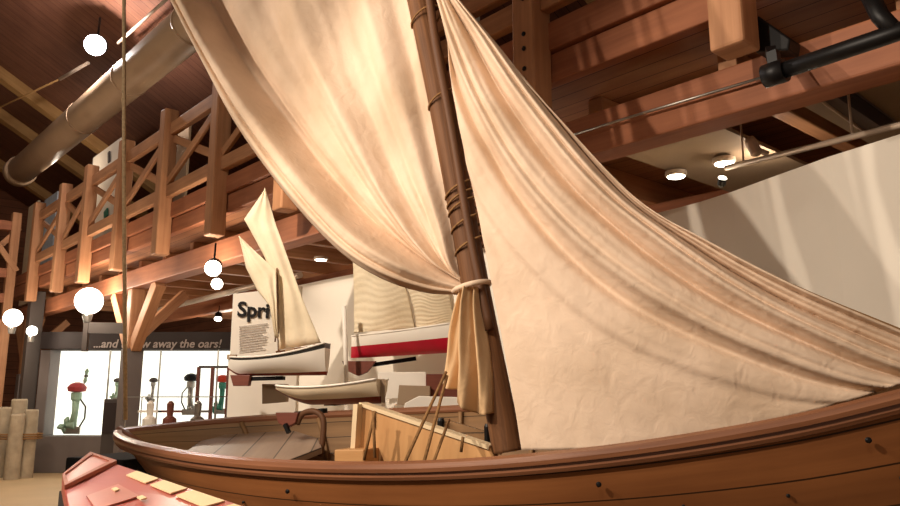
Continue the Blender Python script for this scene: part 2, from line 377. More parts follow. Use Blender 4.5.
e = empty('track_rail', a_, 'slim pale lighting rail hung just above the pale display wall', 'rail')
MB().tube([a_, b_, b_ + (b_ - a_) * .5], .02, 10).build('rail', M['whitepipe'], e)
for k in (.12, .75): 
    p = a_ + (b_ - a_) * k; MB().tube([p, Vector((p.x, p.y, 3.55))], .008, 8).build('hanger', M['whitepipe'], e)
e = empty('track_spotlight', P(752, 140, 4.95), 'small pale spotlight head angled above the track rail', 'spotlight')
MB().lathe(P(749, 138, 4.95), [(.03, 0), (.04, .03), (.04, .12), (.02, .14)], 14, (.3, -.1, -.9)).build('lamp_housing', M['whitepipe'], e)
MB().tube([P(758, 150, 4.95), P(768, 154, 4.95)], .02, 10).build('arm', M['whitepipe'], e)
pipe('light_tube', [PZ(60, 79, 7.9), PZ(88, 63, 7.9)], .035, M['whitepipe'], 'short bright tube beside the brilliant ceiling spotlight', 'tube')
pipe('tie_rod', [PZ(-10, 112, 7.9), PZ(60, 79, 7.9)], .02, M['rafter'], 'thin tie rod running from the bright tube under the roof', 'rod')
pipe('tie_rod', [PZ(118, 43, 7.9), PZ(168, -2, 7.9)], .028, M['whitepipe'], 'thin pale rod under the roof above the duct', 'rod')
pipe('hanging_cable', [PP(124, -30, Vector((0, 7.6, 0)), Vector((0, 1, 0))), P(124, 200, 7.6), P(125.5, 420, 7.6)], .02, M['palerope'], 'straight vertical cable hanging before the gallery railing', 'cable')
pipe('ceiling_pipe', [PG(159, 310, 1.8), PG(234, 291, 1.8), PG(300, 275, 1.8)], .05, M['whitepipe'], 'shiny pale pipe under the gallery above the oars banner')
# ceiling hatch light under gallery at right
e = empty('ceiling_diffuser', PZ(848, 106, 3.42), 'dark framed slot opening in the gallery ceiling above the track rail', 'vent')
c = [PZ(815, 96, 3.42), PZ(845, 86, 3.42), PZ(898, 124, 3.42), PZ(868, 134, 3.42)]
MB().prism(c, (0, 0, .16)).build('housing', M['grey'], e, bevel=.005)
MB().prism([PZ(832, 94, 3.41), PZ(847, 89, 3.41), PZ(893, 122, 3.41), PZ(880, 126, 3.41)], (0, 0, .01)).build('slot', M['black'], e)
MB().tube([c[0], c[3]], .012, 8).build('edge_trim', M['whitepipe'], e)
# pale ceiling panels between the joists
for i, (tt, qq) in enumerate(((-2.0, 1.75), (-3.1, 1.75), (-.6, 1.75))):
    MB().beam(G(tt - .42, qq, 3.45), G(tt + .42, qq, 3.45), 1.9, .03).build('ceiling_panel', M['taupe'], deck)
# ------------------------------------------------------------------ lamps
def point(loc, e_, col=(1, .84, .66), r=.08):
    l = bpy.data.lights.new('lamp', 'POINT'); l.energy = e_; l.color = col; l.shadow_soft_size = r
    o = bpy.data.objects.new('point_light', l); C.objects.link(o); o.location = loc; return o
def spot(loc, to, e_, ang=60, col=(1, .8, .56), r=.05, blend=.4):
    l = bpy.data.lights.new('lamp', 'SPOT'); l.energy = e_; l.color = col; l.shadow_soft_size = r; l.spot_size = math.radians(ang); l.spot_blend = blend
    o = bpy.data.objects.new('spot_light', l); C.objects.link(o); o.location = loc
    o.rotation_euler = (Vector(to) - Vector(loc)).to_track_quat('-Z', 'Y').to_euler(); return o
def globe_lamp(c, r, label, arm=True):
    e = empty('globe_lamp', c, label, 'lamp')
    MB().ball(c, r, 24, 14).build('globe', M['globe'], e)
    MB().lathe(c + Vector((0, 0, -r - .12)), [(.05, 0), (.07, .1), (.06, .14)], 14).build('collar', M['steel'], e)
    if arm: MB().beam(c + Vector((0, 0, -r - .1)), c + Vector((0, 0, -r - .55)), .07, .07).build('stem', M['greydark'], e)
    if arm: MB().beam(c + Vector((0, 0, -r - .2)), c + Vector((.5, .12, -r - .2)), .06, .16).build('arm', M['greydark'], e)
    return e
g1 = P(89, 301, 11.2); globe_lamp(g1, .2, 'big glowing white globe lamp before the display case banner')
g2 = P(13, 318, 13.5); globe_lamp(g2, .16, 'smaller glowing globe lamp above the whitewashed piles', False)
g3 = P(32, 331, 15.0); globe_lamp(g3, .1, 'tiny glowing globe lamp beside the grey column', False)
for g_ in (g1, g2, g3): point(g_ + Vector((0, -.35, .0)), 48, r=.1)
def downlight(c, r, label, name='downlight', ax=(0, 0, -1)):
    e = empty(name, c, label, 'lamp'); c = Vector(c); ax = Vector(ax).normalized()
    MB().lathe(c, [(r * 1.15, -.03), (r * 1.2, 0), (r * 1.0, .012)], 24, ax).build('trim_ring', M['whitepipe'], e)
    MB().lathe(c + ax * .013, [(r * .98, 0), (r * .9, .008), (r * .3, .012)], 24, ax).build('lens', M['bulb'], e)
    return e
downlight(PZ(676, 175, 3.38), .075, 'round ceiling downlight beneath the gallery, the one closer to the sail')
downlight(PZ(724, 162, 3.38), .075, 'round ceiling downlight beneath the gallery, beside the track rail')
downlight(PZ(321, 259, 3.45), .085, 'lone round downlight seen through the gap between big sail and model sails')
for px, py in ((676, 175), (724, 162)):
    p = PZ(px, py, 3.3); spot(p, p + Vector((0, 0, -1)), 25, 110)
def spothead(c, r, label, ax=(.2, -.9, -.4), face='bulb', rod=True):
    e = empty('spotlight', c, label, 'spotlight'); c = Vector(c); ax = Vector(ax).normalized()
    MB().lathe(c - ax * r * 2.2, [(r * .6, 0), (r * .95, r * .5), (r * 1.05, r * 2.1)], 18, ax).build('lamp_housing', M['black'], e)
    MB().lathe(c, [(r, -.02), (r, .0), (r * .8, r * .25), (r * .3, r * .4)], 18, ax).build('lens', M[face], e)
    if rod: MB().tube([c - ax * r, c - ax * r + Vector((0, .02, r * 3.0))], r * .12, 8).build('stem', M['black'], e)
    return e
spothead(P(213, 268.5, 8.6), .095, 'upper bright spotlight of the stacked pair under the gallery girder')
spothead(P(217, 284, 9.2), .07, 'lower spotlight of the stacked pair under the gallery girder')
spothead(P(218, 319, 12.5), .06, 'small spotlight hanging above the end of the oars banner', (.1, -.5, -.8))
s0 = PZ(95, 45, 7.7); spothead(s0, .18, 'brilliant white ceiling spotlight above the tan duct', (.25, -.9, -.45), 'spotface')
point(s0 + Vector((.1, -.3, -.25)), 260, (1, .9, .85), .06)
spothead(P(722.5, 178, 5.2), .03, 'tiny spotlight on the top edge of the pale display wall', (0, -.5, .7), rod=False)
# ------------------------------------------------------------------ the sailboat
boat = empty('sailboat', (BO + BD * 2.6), 'large varnished wooden sailboat with cream canvas sails, raised on a black cradle', 'boat')
SL = 5.7; HB = .86
SX = [0, .5, 1.6, 2.3, 2.9, 3.5, 4.0, 4.8, 5.7]; SZ = [1.375, 1.392, 1.41, 1.442, 1.505, 1.61, 1.735, 1.9, 2.06]
def sheer(s):
    i = max(0, min(len(SX) - 2, sum(1 for x in SX if x <= s) - 1))
    def sl(k): a, b = max(k - 1, 0), min(k + 1, len(SX) - 1); return (SZ[b] - SZ[a]) / (SX[b] - SX[a])
    h = SX[i + 1] - SX[i]; f = max(0, min(1, (s - SX[i]) / h))
    return (2 * f ** 3 - 3 * f * f + 1) * SZ[i] + (f ** 3 - 2 * f * f + f) * h * sl(i) + (3 * f * f - 2 * f ** 3) * SZ[i + 1] + (f ** 3 - f * f) * h * sl(i + 1)
def half(s):
    u = 2 * s / SL - 1; u = max(-1, min(1, u)); return HB * max(.006, (1 - abs(u) ** 2.6)) ** .85
def keel(s):
    u = s / SL; return .62 + .42 * max(0, (.16 - u) / .16) ** 2 + .5 * max(0, (u - .86) / .14) ** 2
def hullpt(s, w, side, off=0.0):
    h0, h1 = keel(s), sheer(s); x = half(s) * math.sin(min(1, w) * PI / 2) ** .62
    hh = h0 + (h1 - h0) * w; s += .62 * (1 - w) * max(0, 1 - s / 1.8) - .62 * (1 - w) * max(0, 1 - (SL - s) / 1.8)
    return B(s, side * (x + off), hh)
NS, NW = 72, 16
def lay(w): return w
hm = MB()
for side in (-1, 1):
    hm.grid(lambda u, v: hullpt(SL * u, v, side), NS, NW, 5.7, .95, True, side > 0)
hull = hm.build('hull', M['hull'], boat)
im = MB()
for side in (-1, 1):
    im.grid(lambda u, v: hullpt(.04 + (SL - .08) * u, .06 + v * .94, side, -.024), NS, NW, 5.7, .95, True, side < 0)
im.build('hull_lining', M['inner'], boat)
def gun(s, side, dh=0, off=0): return B(s, side * (half(s) + off), sheer(s) + dh)
def sweep(side, prof, name, mat, s0=0, s1=SL, n=80):
    m = MB(); k = len(prof)
    def fn(u, v):
        s = s0 + (s1 - s0) * v; o, h = prof[int(round(u * k)) % k]; return gun(s, side, h, o)
    m.grid(fn, k, n, .25, s1 - s0, False, side > 0)
    for i, f in enumerate(m.uv): m.uv[i] = [(b, a) for a, b in f]
    return m.build(name, mat, boat)
for side in (-1, 1):
    sweep(side, [(-.035, -.005), (-.032, .012), (.0, .018), (.026, .012), (.032, -.004), (.03, -.018), (-.03, -.018)], 'gunwale', M['cap'])
    sweep(side, [(.0, -.02), (.018, -.02), (.021, -.036), (.015, -.048), (.0, -.052)], 'rubbing_strake', M['cap'], .1, SL - .1)
# stems
for s, nm in ((0, 'stern_post'), (SL, 'stem_post')):
    pts = [hullpt(s, w, 1) for w in (1.03, .8, .6, .4, .2, .02)]
    MB().tube(pts, [.026, .03, .032, .034, .034, .034], 10).build(nm, M['cap'], boat)
for i in range(12):
    s = .55 + i * .42
    for side in (1,):
        m = MB(); m.tube([hullpt(s, .1 + k * .088, side, -.035) for k in range(11)], .014, 6); m.build('rib', M['inner'], boat)
# hull rivets: near side
for i in range(17):
    s = .5 + i * .3
    for w in (.78,):
        p = hullpt(s, w, -1, .004); MB().lathe(p, [(.006, 0), (.006, .005), (.003, .007)], 8, -BN).build('rivet', M['black'], boat)
for s in (2.95, 3.72, 1.72):
    p = gun(s, -1, -.1, .012); MB().lathe(p, [(.008, 0), (.009, .006), (.004, .01)], 12, -BN).build('bolt', M['black'], boat)
# stern bench / platform
bn_ = (B(0, 0, 2) - B(0, 0, 1)).normalized()
MB().prism([PP(x, y, B(0, 0, 1.315), bn_) for x, y in ((180, 455), (200, 441), (235, 432), (285, 427.5), (318, 438), (322, 447), (262, 470), (215, 468))], -bn_ * .035).build('stern_bench', M['bench'], boat, bevel=.006)
for b in (-.35, .3):
    MB().beam(B(1.45, b, .75), B(1.45, b, 1.24), .06, .06).build('bench_support', M['inner'], boat)
# floorboards
MB().prism([B(s, b, .86) for s, b in ((.9, -.35), (4.6, -.35), (4.6, .35), (.9, .35))], B(0, 0, 1.0) - B(0, 0, 1.02)).build('floorboards', M['inner'], boat)
# bent arm beside the bench
pts = spline([PB(297, 424, .15), PB(303, 413.5, .15), PB(315, 411.5, .15), PB(323, 419, .15), PB(323, 438, .15), PB(320, 456, .15)], 24)
MB().tube(pts, .016, 10).build('tiller_arm', M['bark'], boat)
MB().prism([PB(x, y, .12) for x, y in ((275, 412.5), (298, 412.5), (295, 423), (286, 428), (278, 423))], BN * .04).build('seat_back', M['chock'], boat, bevel=.004)
MB().beam(PB(297, 414, .2), PB(325, 410.5, .2), .05, .025).build('seat_bar', M['blackmatte'], boat)
MB().beam(PB(289, 433, .1), PB(285, 424, .1), .02, .02).build('belaying_pin', M['black'], boat)
# centreboard trunk
tp = [PB(358, 458, -.05), PB(362, 405, -.05), PB(420, 425, -.05), PB(490, 447, -.05), PB(500, 470, -.05), PB(360, 480, -.05)]
tr = MB().prism(tp, BN * .06).build('centerboard_trunk', M['pale'], boat, bevel=.004)
MB().beam(PB(363, 404, -.02), PB(492, 447, -.02), .085, .018, up=(0, 0, 1)).build('trunk_cap', M['paletrim'], tr)
MB().beam(PB(360.5, 404, -.055), PB(357, 460, -.055), .024, .1, side=BD).build('trunk_post', M['paletrim'], tr)
MB().beam(PB(374, 412, -.056), PB(374, 428, -.056), .012, .012).build('slot', M['black'], tr)
MB().beam(PB(343, 456, -.12), PB(372, 456, -.12), .16, .07).build('thwart_block', M['pale'], boat, bevel=.006)
MB().prism([PB(385, 455, .3), PB(500, 455, .3), PB(500, 436, .3), PB(440, 418, .3), PB(398, 414, .3)], BN * .03).build('side_panel', M['inner'], boat)
for px, py in ((440, 429), (487, 435)):
    p = PB(px, py, .26); MB().lathe(p + Vector((0, 0, -.06)), [(.014, 0), (.017, .06), (.02, .1), (.014, .115)], 12, (0.05, 0, 1)).build('thole_pin', M['black'], boat)
# mast
mline = spline([PB(508, 452), PB(501, 415), PB(478, 300), PB(458, 190), PB(438, 88), PB(419, 0), PB(407, -55), PB(385, -150)], 40)
mast = MB().tube(mline, [.072 - .012 * i / 40 for i in range(41)], 18).build('mast', M['mast'], boat)
sl = spline([PB(490, 330, -.07), PB(470, 235, -.07), PB(452, 130, -.07), PB(436, 45, -.07), PB(428, -12, -.07), PB(420, -55, -.07), PB(403, -140, -.07)], 30)
MB().tube(sl, .023, 12).build('sprit_spar', M['bark'], boat)
def mast_at(f): return Vector(at(mline, f))
for px, py in ((462, 190), (463.5, 199), (465, 207), (468, 224), (472, 246), (445, 100), (417, 22)):
    best = min(range(41), key=lambda i: (Vector(mline[i]) - PB(px, py)).length)
    c = Vector(mline[best]); d = (Vector(mline[min(40, best + 1)]) - Vector(mline[max(0, best - 1)])).normalized()
    c = c + d * (PB(px, py) - c).dot(d) + BD * .018
    x = BD - d * BD.dot(d); x.normalize(); y = d.cross(x)
    ring = [c + x * (.085 * math.cos(a)) + y * (.085 * math.sin(a)) + d * (.03 * math.cos(a)) for a in [2 * PI * k / 20 for k in range(20)]]
    MB().tube(ring, .006, 6, close=True).build('lacing', M['rope'], mast)
# mainsail
ks = [((112, -130), (150, -115), (386, -125)), ((150, -48), (182, -42), (398, -48)), ((176, 0), (205, 5), (409, 0)), ((207, 60), (236, 60), (419, 50)), ((245, 130), (276, 113), (433, 115)), ((292, 193), (326, 176), (446, 180)),
      ((347, 250), (374, 226), (457, 232)), ((393, 281), (416, 256), (461, 268)), ((432, 294), (444, 272), (467, 281)), ((472, 293), (473, 288), (474, 285))]
NV = 110; NU = 150
Lc, Mc, Rc = [spline([k[i] for k in ks], NV) for i in range(3)]
def fold_sum(u, v, seed, parts):
    s = 0
    for k, (fr, am, ph, dr) in enumerate(parts): s += am * math.sin(2 * PI * (fr * u + ph + dr * v) + 1.3 * noise.noise(Vector((u * 3 + seed, v * 1.5, k))))
    return s
def main_pt(u, v):
    l, m, r = at(Lc, v), at(Mc, v), at(Rc, v); K = .16
    if u < K: f = u / K; px = l[0] + (m[0] - l[0]) * f; py = l[1] + (m[1] - l[1]) * f
    else: f = (u - K) / (1 - K); px = m[0] + (r[0] - m[0]) * f; py = m[1] + (r[1] - m[1]) * f
    conv = (1 - sstep(.72, 1.0, v)) * .85 + .15                     # folds die at the tie
    if u < K:                                                       # rolled leech: two ridges
        f = u / K; d = .15 * sstep(-.25, .3, f) - .27 * sstep(.55, 1.05, f) - .06 * math.exp(-((f - .3) / .06) ** 2)
        d += .02 * sstep(.5, 1, v) * math.sin(6 * PI * f + 4 * v)
    else:
        f = (u - K) / (1 - K)
        d = -.12 * (1 - sstep(.0, .2, f)) + .03 * sstep(.1, .4, f)
        d += fold_sum(f, v, 3, ((2.3, .040, .15, .25), (4.7, .015, .4, -.3), (9.0, .004, .0, .5))) * sstep(.05, .25, f) * (1 - .6 * sstep(.85, 1, f))
        d += .012 * noise.noise(Vector((f * 9, v * 9, 2))) + .006 * noise.noise(Vector((f * 24, v * 16, 5)))
    belly = .10 * sstep(.45, .8, v) * (1 - sstep(.8, 1, v)) * (1 - sstep(.0, .35, u)); d += belly
    p = PB(px, py, .03 * (1 - u)); return p - BN * (d * conv)
ms = MB().grid(main_pt, NU, NV, 2, 2).build('mainsail', M['canvas'], boat); ms.modifiers.new('t', 'SOLIDIFY').thickness = .003
# loose tail under the tie
tL = spline([(463, 289), (458, 305), (453, 330), (451, 355), (446, 384)], 40); tR = spline([(481, 288), (483, 310), (489, 345), (493, 375), (494, 404)], 40)
def tail_pt(u, v):
    l, r = at(tL, v), at(tR, v); dip = 10 * math.sin(PI * u) + 9 * sstep(.3, .8, u) - 6 * math.exp(-((u - .25) / .1) ** 2)
    px = l[0] + (r[0] - l[0]) * u; py = l[1] + (r[1] - l[1]) * u + dip * v * v
    d = (.02 + .03 * v) * math.sin(2 * PI * (2.4 * u + .1) + .6 * math.sin(3 * v)) + .012 * math.sin(2 * PI * 5 * u + v * 3) + .07 * math.sin(PI * u)
    return PB(px, py, -.07) - BN * d
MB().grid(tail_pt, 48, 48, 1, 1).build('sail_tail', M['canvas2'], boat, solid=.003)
c = PB(474, 288); MB().tube([c + Vector((.085 * math.cos(a), .13 * math.sin(a), .02 * math.cos(a))) - BN * .03 for a in [2 * PI * k / 24 for k in range(24)]], .013, 8, close=True).build('sail_tie', M['canvas'], boat)
# jib
jl = spline([(417, -100), (427, -45), (437, 0), (451, 80), (468, 165), (488, 262), (507, 360), (522, 449)], 60)
jr = spline([(417, -100), (431, -46), (452, 5), (500, 58), (560, 124), (640, 206), (715, 248), (800, 290), (900, 331), (962, 355)], 120)
jf = spline([(522, 450), (600, 448), (690, 437), (790, 416), (870, 394), (925, 374), (962, 355)], 60)
def jib_px(u, v):
    l, r = at(jl, v), at(jr, v ** .93); f = at(jf, u); A, Bc, Cc = (417, -100), (522, 449), (962, 355); out = []
    for k in range(2):
        lin_ = (1 - u) * l[k] + u * r[k]; vert = (1 - v) * A[k] + v * f[k]; bil = (1 - v) * A[k] + v * ((1 - u) * Bc[k] + u * Cc[k]); out.append(lin_ + vert - bil)
    return out
def jib_pt(a, v):
    u = a; px, py = jib_px(u, v); b = -.13 - .20 * v * (1 - u) ** .8 * (1 - .0 * v) - .42 * sstep(.55, 1, v) * (1 - u) * sstep(0, .2, u + .25)
    b = -.12 - .1 * v * (1 - u) - .1 * math.sin(PI * v) * math.sin(PI * u)
    ft = sstep(.80, 1.0, v); b += -(.55) * ft * (1 - u) ** .5 * (1 - sstep(.75, 1, u)) * .0
    h = .72 * v ** 1.7; wv = (u - h) / (1 - h)
    d = fold_sum(max(-.8, wv), 0, 8, ((2.5, .052, .05, .15), (5.2, .024, .3, -.2), (10, .010, .1, .2))) * sstep(0.05, .4, v) * (.12 + .88 * sstep(-.55, .15, wv)) * (1 - .5 * sstep(.6, 1, v)) * (1 - .3 * sstep(.9, 1, u))
    d += .010 * noise.noise(Vector((u * 7, v * 7, 9))) + .004 * noise.noise(Vector((u * 22, v * 22, 1)))
    d += .03 * math.exp(-((u - .975) / .02) ** 2)                    # roped luff
    return PB(px, py, b) - BN * d
js = MB().grid(jib_pt, 170, 130, 2, 2).build('jib', M['canvas'], boat); js.modifiers.new('t', 'SOLIDIFY').thickness = .003
lp = [jib_pt(1, k / 60) + BN * -.012 for k in range(61)]
MB().tube(lp, .009, 8).build('luff_rope', M['rope'], js)
# shrouds and sheets
for a_, b_ in (((446, 372), (405, 462)), ((447, 376), (424, 462)), ((449, 420), (434, 461)), ((463, 437), (461, 452)), ((375, 411), (364, 460)), ((373, 411), (375, 458))):
    MB().tube([PB(*a_, -.2), PB(*b_, -.55 if b_[1] > 460 else -.2)], .007, 8).build('rigging_rope', M['rope'], boat)
# cradle under the boat
e = empty('boat_cradle', B(2.6, 0, 0), 'black plinth and chocks carrying the big sailboat', 'cradle')
z0 = 1.06
def flat(s, b, z): p = BO + BD * s + BN * b; return Vector((p.x, p.y, z))
MB().prism([flat(.0, .0, 0), flat(.0, .75, 0), flat(4.6, .6, 0), flat(4.6, -.3, 0), flat(.3, -.3, 0)][::-1], (0, 0, .5)).build('plinth', M['blackmatte'], e, bevel=.01)
for s in (.4, 1.5, 3.2, 4.4):
    MB().beam(flat(s, -.3, .56), flat(s, .45, .56), .1, .12).build('chock', M['blackmatte'], e)
MB().prism([flat(-.3, -.1, .5), flat(-.3, .4, .5), flat(.14, .4, .5), flat(.14, -.1, .5)], (0, 0, .73)).build('end_screen', M['blackmatte'], e, bevel=.01)
# ------------------------------------------------------------------ red reading panel
A_, B_, C_, D_ = P(90, 455, 3.2), P(62, 478, 2.7), P(268, 514, 2.15), P(80, 566, 1.6)
rp = empty('reading_panel', (A_ + B_) / 2 - Vector((0, 0, (A_.z + B_.z) / 2)), 'red slanted interpretive panel with cream text blocks, in front of the boat stern', 'display panel')
nrm = (B_ - A_).cross(C_ - A_).normalized(); nrm = nrm if nrm.z > 0 else -nrm
MB().prism([A_, B_, D_, C_], -nrm * .05).build('board', M['redpanel'], rp, bevel=.004)
def rpt(u, v, h=.0): # u along, v across
    return (A_ * (1 - v) + B_ * v) * (1 - u) + (C_ * (1 - v) + D_ * v) * u + nrm * h
def rquad(u0, u1, v0, v1, h, name, mat, th=.006, parent=rp):
    return MB().prism([rpt(u0, v0, h), rpt(u0, v1, h), rpt(u1, v1, h), rpt(u1, v0, h)], nrm * th).build(name, mat, parent)
fr = rquad(.02, .19, .03, .97, .0, 'framed_picture', M['redlight'], .008)
for u0, u1, v0, v1 in ((.0, .03, 0, 1), (.18, .21, 0, 1), (.03, .18, 0, .07), (.03, .18, .93, 1)):
    rquad(u0, u1, v0, v1, .0, 'frame', M['rosewood'], .014, fr)
for u0, u1 in ((.36, .5), (.53, .66), (.69, .84), (.88, .99)):
    rquad(u0, u1, .03, .2, .0, 'text_block', M['paper'], .004)
rquad(.42, .6, .42, .8, .0, 'picture', M['redlight'], .004)
for u0, v0 in ((.46, .5), (.62, .42), (.72, .6)):
    rquad(u0, u0 + .035, v0, v0 + .05, .006, 'caption_tag', M['paper'], .004)
for u, v in ((.06, .2), (.06, .8), (.95, .25), (.95, .75)):
    p = rpt(u, v, -.05); MB().beam((p.x, p.y, 0), p, .05, .05).build('leg', M['greydark'], rp)
# ------------------------------------------------------------------ model boats on the wall
def model_hull(e, x0, x1, zs, depth, wid, Yc, mats, transom=True, split=.45, bot=.12, n=36, rise=.14):
    """hull along a line from left stem p0 to right stern p1; zs = sheer px rows"""
    (p0, p1) = (x0, x1); ax = (p1 - p0); L = ax.length; ax.normalize(); sd = Vector((ax.y, -ax.x, 0)).normalized(); sd = sd if sd.y > 0 else -sd
    def sh(u): return zs[0] * (1 - u) ** 2 * 1.0 + zs[1] * 2 * u * (1 - u) + zs[2] * u * u
    def hb(u): return wid * (max(0, 1 - abs(2 * u * (.86 if transom else 1) - 1) ** 2.3) ** .8 + .01)
    def kl(u): return -depth + depth * .9 * max(0, (rise - u) / rise) ** 1.5 * (1 if rise < .2 else 7) + (0 if transom else depth * .9 * max(0, (u - .86) / .14) ** 1.5)
    def pt(u, w, side):
        c = p0 + ax * (u * L); base = Vector((c.x, c.y, p0.z + (p1.z - p0.z) * u))
        k, s = kl(u), sh(u); return base + Vector((0, 0, k + (s - k) * w)) + sd * side * hb(u) * math.sin(w * PI / 2) ** .6
    names = ('bottom', 'topside', 'sheer_stripe'); cuts = (0, split, 1 - bot, 1)
    for nm, a, b, mt in zip(names, cuts[:-1], cuts[1:], mats):
        m = MB()
        for side in (-1, 1): m.grid(lambda u, v: pt(u, a + (b - a) * v, side), n, 8, L, depth * (b - a), True, side > 0)
        if transom:
            for k in range(4):
                w0, w1 = a + (b - a) * k / 4, a + (b - a) * (k + 1) / 4
                q = len(m.v); m.v += [pt(1, w0, -1), pt(1, w0, 1), pt(1, w1, 1), pt(1, w1, -1)]; m.face((q, q + 1, q + 2, q + 3), ((0, 0),) * 4)
        m.build('hull' if nm == 'topside' else nm, mt, e)
    m = MB().grid(lambda u, v: pt(.02 + .97 * u, .86, -1) * (1 - v) + pt(.02 + .97 * u, .86, 1) * v, n, 2, L, .2); m.build('deck', M['pale'], e)
    for side in (-1, 1): MB().tube([pt(u / n, 1, side) for u in range(n + 1)], .009, 6).build('rail', M['white'], e)
    return pt
def V2(px, py, Y): return P(px, py, Y)
# white model with two tall sails
Yw = 7.05
e = empty('model_sailboat', P(280, 385, Yw), 'white model sailboat with dark sheer stripe and two tall sails before the Sprits sign', 'model boat')
a_, b_ = P(228, 368, Yw), P(327, 367, Yw - .1)
zr = lambda py, py0: (py0 - py) * Yw / F
ptw = model_hull(e, a_, b_, (zr(357, 368), zr(362, 368), zr(344, 367)), .075, .16, Yw, (M['keelred'], M['white'], M['darkgreen']), split=.12, bot=.16)
def sailpatch(e, left, right, Y, name, mat, belly=.025, n=24, mesh=None):
    l, r = left, right
    def fn(u, v):
        x0, y0 = at(l, v); x1, y1 = at(r, v); px, py = x0 + (x1 - x0) * u, y0 + (y1 - y0) * u
        return P(px, py, Y) + Vector((.0, -belly * math.sin(PI * u) * math.sin(PI * (.1 + .8 * v)) + .008 * math.sin(u * 14 + v * 5), 0))
    o = MB().grid(fn, 22, n, 1, 1).build(name, mat, e, solid=.004); return o
sailpatch(e, [(265, 189), (244, 219), (262, 252), (278, 286), (279, 350)], [(265, 188), (275, 222), (291, 266), (305, 305), (321, 343)], Yw - .02, 'mainsail', M['cloth'])
sailpatch(e, [(239, 236), (246, 268), (257, 290), (270, 306), (275, 338)], [(239, 236), (258, 254), (276, 270), (277, 302), (278, 338)], Yw - .12, 'jib', M['cloth'])
MB().tube([P(279, 352, Yw), P(276, 262, Yw), P(270, 215, Yw)], .012, 8).build('mast', M['mast'], e)
MB().tube([P(275, 342, Yw - .06), P(278, 302, Yw - .06), P(277, 268, Yw - .06)], .007, 8).build('sprit', M['mast'], e)
MB().tube([P(276, 352, Yw), P(322, 345, Yw - .05)], .009, 8).build('boom', M['mast'], e)
for px in (232, 290, 318): 
    y = 357 - (px - 228) * .12; MB().box(P(px, y + 3, Yw) - Vector((.04, .03, 0)), P(px, y + 3, Yw) + Vector((.04, .03, .045))).build('deck_fitting', M['taupe'], e)
# red and white model
Yr = 7.6
e = empty('model_sailboat', P(400, 370, Yr), 'red and white model sailboat with rippled cream sails, under the gathered mainsail', 'model boat')
a_, b_ = P(351, 358, Yr), P(456, 352, Yr - .5)
model_hull(e, a_, b_, (zr(335, 358), zr(334, 355), zr(324, 352)), .005, .17, Yr, (M['red'], M['white'], M['white']), split=.52, bot=.1)
def rip(e, left, right, Y, name):
    l, r = spline(left, 40), spline(right, 40)
    def fn(u, v):
        x0, y0 = at(l, v); x1, y1 = at(r, v); px, py = x0 + (x1 - x0) * u, y0 + (y1 - y0) * u
        return P(px, py, Y) + Vector((0, -.05 * math.sin(PI * u) + .0045 * math.sin(2 * PI * (17 * v + .35 * math.sin(7 * u + 2 * v) + .9 * noise.noise(Vector((u * 2, v * 2, 4))))), 0))
    return MB().grid(fn, 36, 60, 1, 1).build(name, M['cloth'], e, solid=.004)
rip(e, [(352, 215), (353, 260), (354, 300), (354, 333)], [(380, 215), (395, 262), (408, 295), (415, 328)], Yr - .05, 'mainsail')
rip(e, [(398, 262), (408, 290), (414, 310), (417, 330)], [(440, 262), (448, 290), (452, 310), (455, 322)], Yr - .2, 'jib')
MB().tube([P(417, 338, Yr), P(398, 262, Yr), P(390, 225, Yr)], .012, 8).build('mast', M['mast'], e)
MB().tube([P(352, 336, Yr), P(382, 334, Yr - .02)], .01, 8).build('boom', M['greydark'], e)
# cream rowing model
Yc = 6.3
e = empty('model_rowboat', P(330, 410, Yc), 'plain cream model rowboat with red bottom hung below the white model', 'model boat')
a_, b_ = P(275, 403, Yc), P(382, 401, Yc - .35)
zc = lambda d: d * Yc / F
ptc = model_hull(e, a_, b_, (zc(17), zc(10), zc(20)), .02, .17, Yc, (M['keelred'], M['cream'], M['cream']), split=.3, bot=.12, rise=.36)
MB().beam(P(382.5, 379, Yc - .37), P(383.5, 406, Yc - .37), .02, .03).build('rudder', M['taupe'], e)
# their cradles: chock plus black bar
def bracket(name_label, quad, bar, Y):
    e = empty('model_cradle', P(quad[0][0], quad[2][1], Y), name_label, 'cradle')
    MB().prism([P(x, y, Y - .12) for x, y in quad], (0, .1, 0)).build('chock', M['chock'], e, bevel=.004)
    MB().beam(P(bar[0][0], bar[0][1], Y), P(bar[1][0], bar[1][1], Y), .12, .035).build('bar', M['blackmatte'], e)
    return e
bracket('brown chock and black bar under the white model sailboat', [(230, 375), (250, 375), (248, 386), (233, 386)], ((248, 379), (284, 378)), Yw)
bracket('brown tapered chock and black bar under the red model sailboat', [(342, 361), (376, 361), (367, 372), (358, 376), (345, 370)], ((372, 365), (416, 358.5)), Yr)
MB().beam(P(330, 402, Yc), P(330, 402, Yc) + Vector((0, .9, 0)), .1, .06).build('mount', M['blackmatte'], e)
